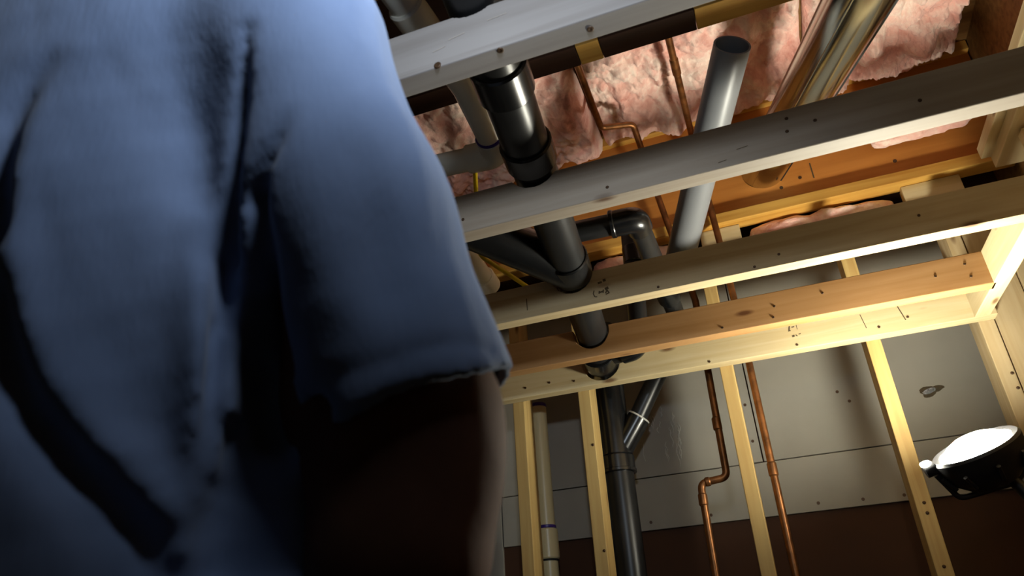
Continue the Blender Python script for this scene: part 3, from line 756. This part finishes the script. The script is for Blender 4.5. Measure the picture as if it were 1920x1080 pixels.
def surface_nets(fn, lo, hi, h):
    lo = np.asarray(lo, float); n = np.ceil((np.asarray(hi) - lo) / h).astype(int) + 1
    xs = [lo[k] + h * np.arange(n[k]) for k in range(3)]
    G = np.stack(np.meshgrid(*xs, indexing='ij'), -1).reshape(-1, 3)
    D = np.concatenate([fn(G[i:i + 400000]) for i in range(0, len(G), 400000)]).reshape(n)
    S = D < 0
    c = [S[i:n[0] - 1 + i, j:n[1] - 1 + j, k:n[2] - 1 + k] for i in (0, 1) for j in (0, 1) for k in (0, 1)]
    cnt = sum(x.astype(int) for x in c); act = (cnt > 0) & (cnt < 8)
    idx = -np.ones(act.shape, int); cells = np.argwhere(act); idx[act] = np.arange(len(cells))
    acc = np.zeros((len(cells), 3)); w = np.zeros(len(cells))
    cor = [(i, j, k) for i in (0, 1) for j in (0, 1) for k in (0, 1)]
    for p in range(8):
        for q in range(p + 1, 8):
            A, B = np.array(cor[p]), np.array(cor[q])
            if abs(A - B).sum() != 1: continue
            da = D[tuple((cells + A).T)]; db = D[tuple((cells + B).T)]
            m = (da < 0) != (db < 0); t = np.where(m, da / np.where(m, da - db, 1), 0)
            acc += np.where(m[:, None], A + t[:, None] * (B - A), 0); w += m
    V = lo + (cells + acc / w[:, None]) * h
    F = []
    for ax in range(3):
        u, v = (ax + 1) % 3, (ax + 2) % 3
        s0 = [slice(None)] * 3; s1 = [slice(None)] * 3; s0[ax] = slice(0, -1); s1[ax] = slice(1, None)
        cr = np.argwhere(S[tuple(s0)] != S[tuple(s1)])
        cr = cr[(cr[:, u] > 0) & (cr[:, v] > 0) & (cr[:, u] < n[u] - 1) & (cr[:, v] < n[v] - 1)]
        eu = np.zeros(3, int); eu[u] = 1; ev = np.zeros(3, int); ev[v] = 1
        q = np.stack([idx[tuple((cr - eu - ev).T)], idx[tuple((cr - ev).T)], idx[tuple(cr.T)], idx[tuple((cr - eu).T)]], 1)
        fl = ~S[tuple(cr.T)]; q[fl] = q[fl][:, ::-1]
        F.append(q)
    F = np.concatenate(F); F = F[(F >= 0).all(1)]
    return V + DZ, F
def cheap_noise(P, s, seed):
    r = np.random.default_rng(seed); v = np.zeros(len(P))
    for k in range(5):
        d = r.normal(size=3) * s * (1 + 0.5 * k); v += np.sin(P @ d + r.uniform(0, 6.28)) / (1 + 0.4 * k)
    return v / 3

PYL = 0.435
DZ = np.array([0, 0, 0.08])              # the body is laid out 8 cm lower and lifted when meshed
PX, PY = -0.500, 0.385                     # middle of the body
SH = np.array([-0.305, 0.362, 0.388])      # right shoulder
HM = np.array([-0.229, 0.445, 0.086])      # sleeve hem centre
ELB = np.array([-0.243, 0.455, 0.000]); WRI = np.array([-0.330, 0.690, 0.000])
SHL = np.array([2 * PX - SH[0], SH[1], SH[2]]); HML = np.array([2 * PX - HM[0], HM[1], HM[2]])
ELL = np.array([2 * PX - ELB[0], 0.44, 0.04]); WRL = np.array([2 * PX - ELB[0] + 0.06, 0.66, 0.08])
TZ = [-0.42, -0.16, 0.0, 0.12, 0.24, 0.33, 0.40, 0.445, 0.475]
TA = [0.235, 0.228, 0.218, 0.202, 0.182, 0.178, 0.165, 0.115, 0.068]
TB_ = [0.165, 0.155, 0.140, 0.142, 0.148, 0.148, 0.135, 0.110, 0.070]
TCY = [0.440, 0.425, 0.412, 0.402, 0.390, 0.380, 0.372, 0.370, 0.372]
def sleeve(P, s, h, full=True):
    ax = (h - s) / np.linalg.norm(h - s)
    mid = (s + h) / 2 + np.array([-0.006 if s[0] > PX else 0.006, 0, 0])
    d = smin(rcone(P, s, mid, 0.079, 0.079), rcone(P, mid, h + ax * 0.06, 0.079, 0.080), 0.04)
    if full:
        rel = P - h; tz = rel @ ax + 0.004 * np.sin(rel[:, 0] * 40) + 0.003 * np.sin(rel[:, 1] * 55 + 1)
        d = d + 0.0022 * cheap_noise(P * np.array([1, 1, 0.35]), 38, 3)
        d = smax(d, tz, 0.004)
        inner = np.maximum(rcone(P, h - ax * 0.09, h + ax * 0.1, 0.060, 0.080), -(tz + 0.11))
        d = np.maximum(d, -inner)
    return d
def shirt_base(P, full=False):
    d = sections(P, TZ, TA, TB_, [PX] * 9, TCY)
    if full: d = d + 0.0022 * cheap_noise(P * np.array([1, 1, 0.4]), 36, 3) + 0.001 * cheap_noise(P, 70, 4)
    for s, h in ((SH, HM), (SHL, HML)):
        d = smin(d, rcone(P, (PX + (s[0] - PX) * 0.30, 0.362, 0.435), s + np.array([0, 0.004, 0.012]), 0.094, 0.072), 0.08)
        d = smin(d, sleeve(P, s, h, full), 0.022)
    return d
def march(px, py, fn):
    v = view_dir(px, py); t = 0.2
    for _ in range(60):
        dd_ = fn((v * t)[None] - DZ)[0]
        t += dd_ * 0.8
        if t > 1.6: return None
    return v * t - DZ
def trace(pix):
    out = [march(a, b, shirt_base) for a, b in pix]
    return [p for p in out if p is not None]
# folds of the cloth: lines over the back and the sleeve, each with a width and a depth (negative = raised)
FOLDS = [([(464, 50), (452, 150), (441, 250), (430, 360), (422, 480), (414, 600), (408, 720), (408, 850), (415, 1000), (430, 1150)], 0.0030, 0.0062, 0.004, 0.036),
         ([(550, 200), (515, 265), (480, 328), (470, 365)], 0.004, 0.005, 0.0, 0.020),
         ([(470, 365), (480, 460), (490, 560), (496, 680), (500, 800), (505, 900), (510, 1050)], 0.005, 0.015, 0.018, 0.050),
         ([(110, 80), (58, 140), (15, 215), (-15, 320), (-30, 430)], 0.005, 0.010, 0.0, 0.026),
         ([(30, 250), (22, 400), (28, 560), (52, 690), (115, 785), (205, 872), (300, 968), (350, 1060)], 0.008, 0.011, -0.004, -0.022),
         ([(-25, 560), (0, 660), (46, 755), (120, 850), (205, 940), (270, 1020), (320, 1090)], 0.010, 0.012, 0.018, 0.034),
         ([(190, 480), (225, 620), (275, 760), (330, 900), (370, 1040)], 0.022, 0.026, 0.004, 0.030),
         ([(362, 420), (368, 520), (376, 640), (388, 760), (408, 890)], 0.008, 0.008, -0.004, -0.014),
         ([(680, 300), (700, 400), (725, 540)], 0.010, 0.014, 0.002, 0.005),
         ([(560, 250), (585, 400), (610, 560)], 0.012, 0.018, -0.001, -0.005),
         ([(560, 722), (650, 700), (730, 678), (800, 652), (870, 642), (928, 658)], 0.003, 0.003, 0.0016, 0.0022)]
def grad(p):
    h_ = 0.004; E_ = np.eye(3) * h_
    g_ = np.array([shirt_base((p + E_[k])[None])[0] - shirt_base((p - E_[k])[None])[0] for k in range(3)])
    return g_ / (np.linalg.norm(g_) + 1e-9)
FL = []
for pix, w0, w1, d0, d1 in FOLDS:
    p = trace(pix)
    if len(p) > 1: FL.append((p, np.linspace(w0, w1, len(p)), np.linspace(d0, d1, len(p)), [grad(q) for q in p]))
def fold_field(Q):
    e = np.zeros(len(Q))
    for p, w_, dp, nr in FL:
        best = np.full(len(Q), 1e9); val = np.zeros(len(Q))
        for i in range(len(p) - 1):
            a_, b_ = p[i], p[i + 1]; dv = b_ - a_
            t_ = np.clip(((Q - a_) @ dv) / (dv @ dv), 0, 1)
            r_ = Q - a_ - t_[:, None] * dv; nn = nr[i] + nr[i + 1]; nn = nn / np.linalg.norm(nn)
            dist = np.sqrt(np.maximum((r_ * r_).sum(1) - 0.9 * (r_ @ nn) ** 2, 0))
            ww = w_[i] + (w_[i + 1] - w_[i]) * t_; dd2 = dp[i] + (dp[i + 1] - dp[i]) * t_
            k_ = dist / ww; m_ = k_ < best; best[m_] = k_[m_]; val[m_] = (dd2 * np.exp(-0.5 * k_ ** 2))[m_]
        e += val
    return e
def shirt_fn(P):
    d = shirt_base(P, True)
    nb = np.abs(d) < 0.075
    if nb.any(): d[nb] = d[nb] + fold_field(P[nb])
    neck = rcone(P, (PX, 0.372, 0.44), (PX, 0.372, 0.56), 0.058, 0.062)
    return np.maximum(d, -neck)
def finger(P, d, base, dirv, lens, rad, bend):
    p = np.array(base, float); v = np.array(dirv, float); v /= np.linalg.norm(v); dn = np.array(bend, float)
    for k, L in enumerate(lens):
        q = p + v * L; d = smin(d, rcone(P, p, q, rad * (1 - 0.08 * k), rad * (0.93 - 0.08 * k)), 0.004); p = q
        v = v + dn; v /= np.linalg.norm(v)
    return d
def hand(P, d, wr, fw, inn, curl):
    """palm, four unequal fingers and a thumb leaving the side of the palm"""
    fw = fw / np.linalg.norm(fw); inn = inn - fw * (inn @ fw); inn /= np.linalg.norm(inn); nrm = np.cross(fw, inn)
    if nrm[2] > 0: nrm = -nrm
    k0, k1 = wr + fw * 0.015, wr + fw * 0.085
    for s in (-0.028, -0.010, 0.010, 0.027): d = smin(d, rcone(P, k0 + inn * s * 0.6, k1 + inn * s, 0.016, 0.0135), 0.012)
    for s, l in ((0.028, 0.92), (0.010, 1.0), (-0.010, 0.95), (-0.028, 0.76)):
        d = finger(P, d, k1 + inn * s, fw + inn * s * 1.5, (0.044 * l, 0.027 * l, 0.021 * l), 0.0098, nrm * curl)
    d = finger(P, d, wr + fw * 0.03 + inn * 0.028, fw * 0.7 + inn * 0.75 + nrm * 0.25, (0.040, 0.031, 0.024), 0.0118, fw * 0.25 + nrm * 0.1)
    return d
def body_fn(P):
    d = sections(P, TZ, [max(a - 0.065, 0.05) for a in TA], [max(b - 0.062, 0.045) for b in TB_], [PX] * 9, TCY)
    d = smin(d, rcone(P, (PX, 0.375, 0.43), (PX, 0.40, 0.53), 0.062, 0.058), 0.03)
    # head: skull, jaw, nose, brow, ears
    hc = np.array([PX, 0.420, 0.630])
    hd = ell(P, hc, (0.076, 0.096, 0.108)); hd = smin(hd, ell(P, hc + (0, 0.035, -0.060), (0.056, 0.062, 0.060)), 0.03)
    hd = smin(hd, rcone(P, hc + (0, 0.093, 0.012), hc + (0, 0.114, -0.026), 0.008, 0.013), 0.012)
    hd = smin(hd, rcone(P, hc + (-0.03, 0.086, 0.024), hc + (0.03, 0.086, 0.024), 0.010, 0.010), 0.012)
    hd = smin(hd, rcone(P, hc + (-0.02, 0.090, -0.055), hc + (0.02, 0.090, -0.055), 0.008, 0.008), 0.008)
    for s in (-1, 1):
        hd = smax(hd, -ell(P, hc + (s * 0.032, 0.098, 0.004), (0.016, 0.012, 0.010)), 0.008)
        hd = smin(hd, ell(P, hc + (s * 0.032, 0.084, 0.004), (0.0125, 0.0125, 0.0125)), 0.003)
        hd = smin(hd, ell(P, hc + (s * 0.078, -0.004, -0.008), (0.010, 0.020, 0.032)), 0.008)
    d = smin(d, hd, 0.02)
    for s, h, e, w_, sg in ((SH, HM, ELB, WRI, -1), (SHL, HML, ELL, WRL, 1)):
        d = smin(d, rcone(P, (PX + (s[0] - PX) * 0.4, 0.385, 0.415), s, 0.045, 0.056), 0.03)
        h = h + np.array([sg * 0.006, 0, 0]); a = rcone(P, s, h, 0.060, 0.064); a = smin(a, rcone(P, h, e, 0.065, 0.062), 0.02)
        bi = s * 0.30 + e * 0.70 + np.array([sg * 0.014, 0.012, 0.0]); a = smin(a, ell(P, bi, (0.052, 0.052, 0.075)), 0.02)
        m_ = e * 0.72 + w_ * 0.28
        a = smin(a, rcone(P, e, m_, 0.052, 0.049), 0.015); a = smin(a, rcone(P, m_, w_, 0.049, 0.028), 0.015)
        a = smin(a, ell(P, e + np.array([-sg * 0.030, 0.004, 0.052]), (0.040, 0.042, 0.050)), 0.018)
        near = np.linalg.norm(P - (w_ + (w_ - e) * 0.35), axis=1) < 0.22
        if near.any(): a[near] = hand(P[near], a[near], w_, w_ - e, np.array([sg * -1.0, 0, 0.3]) * -sg * sg, 0.22)
        d = smin(d, a, 0.012)
    for s in (-1, 1):                       # legs, inside the trousers
        hip = np.array([PX + s * 0.095, PYL, -0.26]); kn = np.array([PX + s * 0.105, PYL + 0.02, -0.60]); an = np.array([PX + s * 0.11, PYL - 0.01, -0.97])
        d = smin(d, rcone(P, hip, kn, 0.080, 0.055), 0.03); d = smin(d, rcone(P, kn, an, 0.054, 0.038), 0.02)
        d = smin(d, rcone(P, an + (0, 0, -0.03), an + (0, 0.13, -0.04), 0.036, 0.028), 0.02)
    return d
V, F = surface_nets(body_fn, (-0.96, 0.18, -1.045), (-0.10, 0.92, 0.76), 0.0085)
person = mesh_obj('person', V, F, M['skin'], None, True, origin=(PX, PY, -CZ))
props(person, 'person seen from behind in a blue short-sleeved shirt, bare right arm hanging', 'person')
V, F = surface_nets(shirt_fn, (-0.86, 0.20, -0.43), (-0.13, 0.56, 0.53), 0.0043)
so = mesh_obj('shirt', V, F, M['shirt'], person, True)
so['label'] = 'blue cotton short-sleeved shirt'
sm_ = so.modifiers.new('smooth', 'SMOOTH'); sm_.factor = 0.5; sm_.iterations = 5
pm_ = person.modifiers.new('smooth', 'SMOOTH'); pm_.factor = 0.5; pm_.iterations = 2
# hem stitching ring round the right sleeve
ax = Vector(HM - SH).normalized(); e1_ = Vector((1, 0, 0)); e1_ = (e1_ - ax * e1_.dot(ax)).normalized(); e2_ = ax.cross(e1_)
def trousers_fn(P):
    d = sections(P, [-0.36, -0.30, -0.24, -0.20], [0.192, 0.190, 0.178, 0.172], [0.140, 0.138, 0.130, 0.126], [PX] * 4, [PYL] * 4)
    for s in (-1, 1):
        hip = (PX + s * 0.095, PYL, -0.28); kn = (PX + s * 0.105, PYL + 0.02, -0.60); an = (PX + s * 0.11, PYL - 0.005, -0.985)
        d = smin(d, rcone(P, hip, kn, 0.096, 0.076), 0.03); d = smin(d, rcone(P, kn, an, 0.076, 0.064), 0.02)
    d = d + 0.002 * cheap_noise(P, 45, 8)
    d = np.maximum(d, -0.985 - P[:, 2])
    body = sections(P, [-0.35, -0.05], [0.150, 0.148], [0.108, 0.106], [PX] * 2, [PYL] * 2)
    return np.maximum(d, -np.maximum(body, -0.22 - P[:, 2]))
V, F = surface_nets(trousers_fn, (-0.74, 0.24, -1.0), (-0.26, 0.64, -0.17), 0.010)
mesh_obj('trousers', V, F, M['denim'], person, True)
def hair_fn(P):
    hc = np.array([PX, 0.420, 0.630])
    d = ell(P, hc + (0, -0.006, 0.008), (0.083, 0.100, 0.112)) + 0.002 * cheap_noise(P, 160, 5)
    face = np.maximum(P[:, 1] - (hc[1] + 0.045 + np.clip(P[:, 2] - hc[2] - 0.04, 0, 1) * 0.9), 0) 
    d = np.maximum(d, (P[:, 1] - (hc[1] + 0.05)) * 0.8 - np.clip(P[:, 2] - hc[2] - 0.045, 0, 0.08) * 1.6)
    return np.maximum(d, hc[2] - 0.055 - P[:, 2])
V, F = surface_nets(hair_fn, (-0.62, 0.29, 0.55), (-0.38, 0.57, 0.77), 0.005)
mesh_obj('hair', V, F, M['hair'], person, True)
for s in (-1, 1):
    an = np.array([PX + s * 0.11, PYL - 0.01, -0.97])
    def shoe_fn(P):
        d = rcone(P, an + (0, -0.03, -0.045), an + (0, 0.17, -0.048), 0.044, 0.040); d = smin(d, rcone(P, an + (0, 0, -0.04), an + (0, -0.002, 0.045), 0.047, 0.046), 0.03)
        d = np.maximum(d, -1.042 - P[:, 2]); return np.maximum(d, -rcone(P, an, an + (0, 0, 0.2), 0.04, 0.04))
    V, F = surface_nets(shoe_fn, an + (-0.08, -0.12, -0.10), an + (0.08, 0.26, 0.10), 0.008)
    sh_ = mesh_obj('shoe', V, F, M['leather'], person, True)
    V2 = []; F2 = []
    outl = [(0.046 * math.cos(a) * (1.0), (-0.035 if math.sin(a) < 0 else 0.175) + 0.045 * math.sin(a)) for a in np.linspace(0, 2 * math.pi, 28, endpoint=False)]
    for zz in (-1.0499 + DZ[2], -1.036 + DZ[2]): V2 += [(an[0] + a, an[1] + b, zz) for a, b in outl]
    n = len(outl); F2 = [tuple(range(n))[::-1], tuple(range(n, 2 * n))] + [(i, (i + 1) % n, n + (i + 1) % n, n + i) for i in range(n)]
    mesh_obj('sole', V2, F2, M['rubber'], sh_)
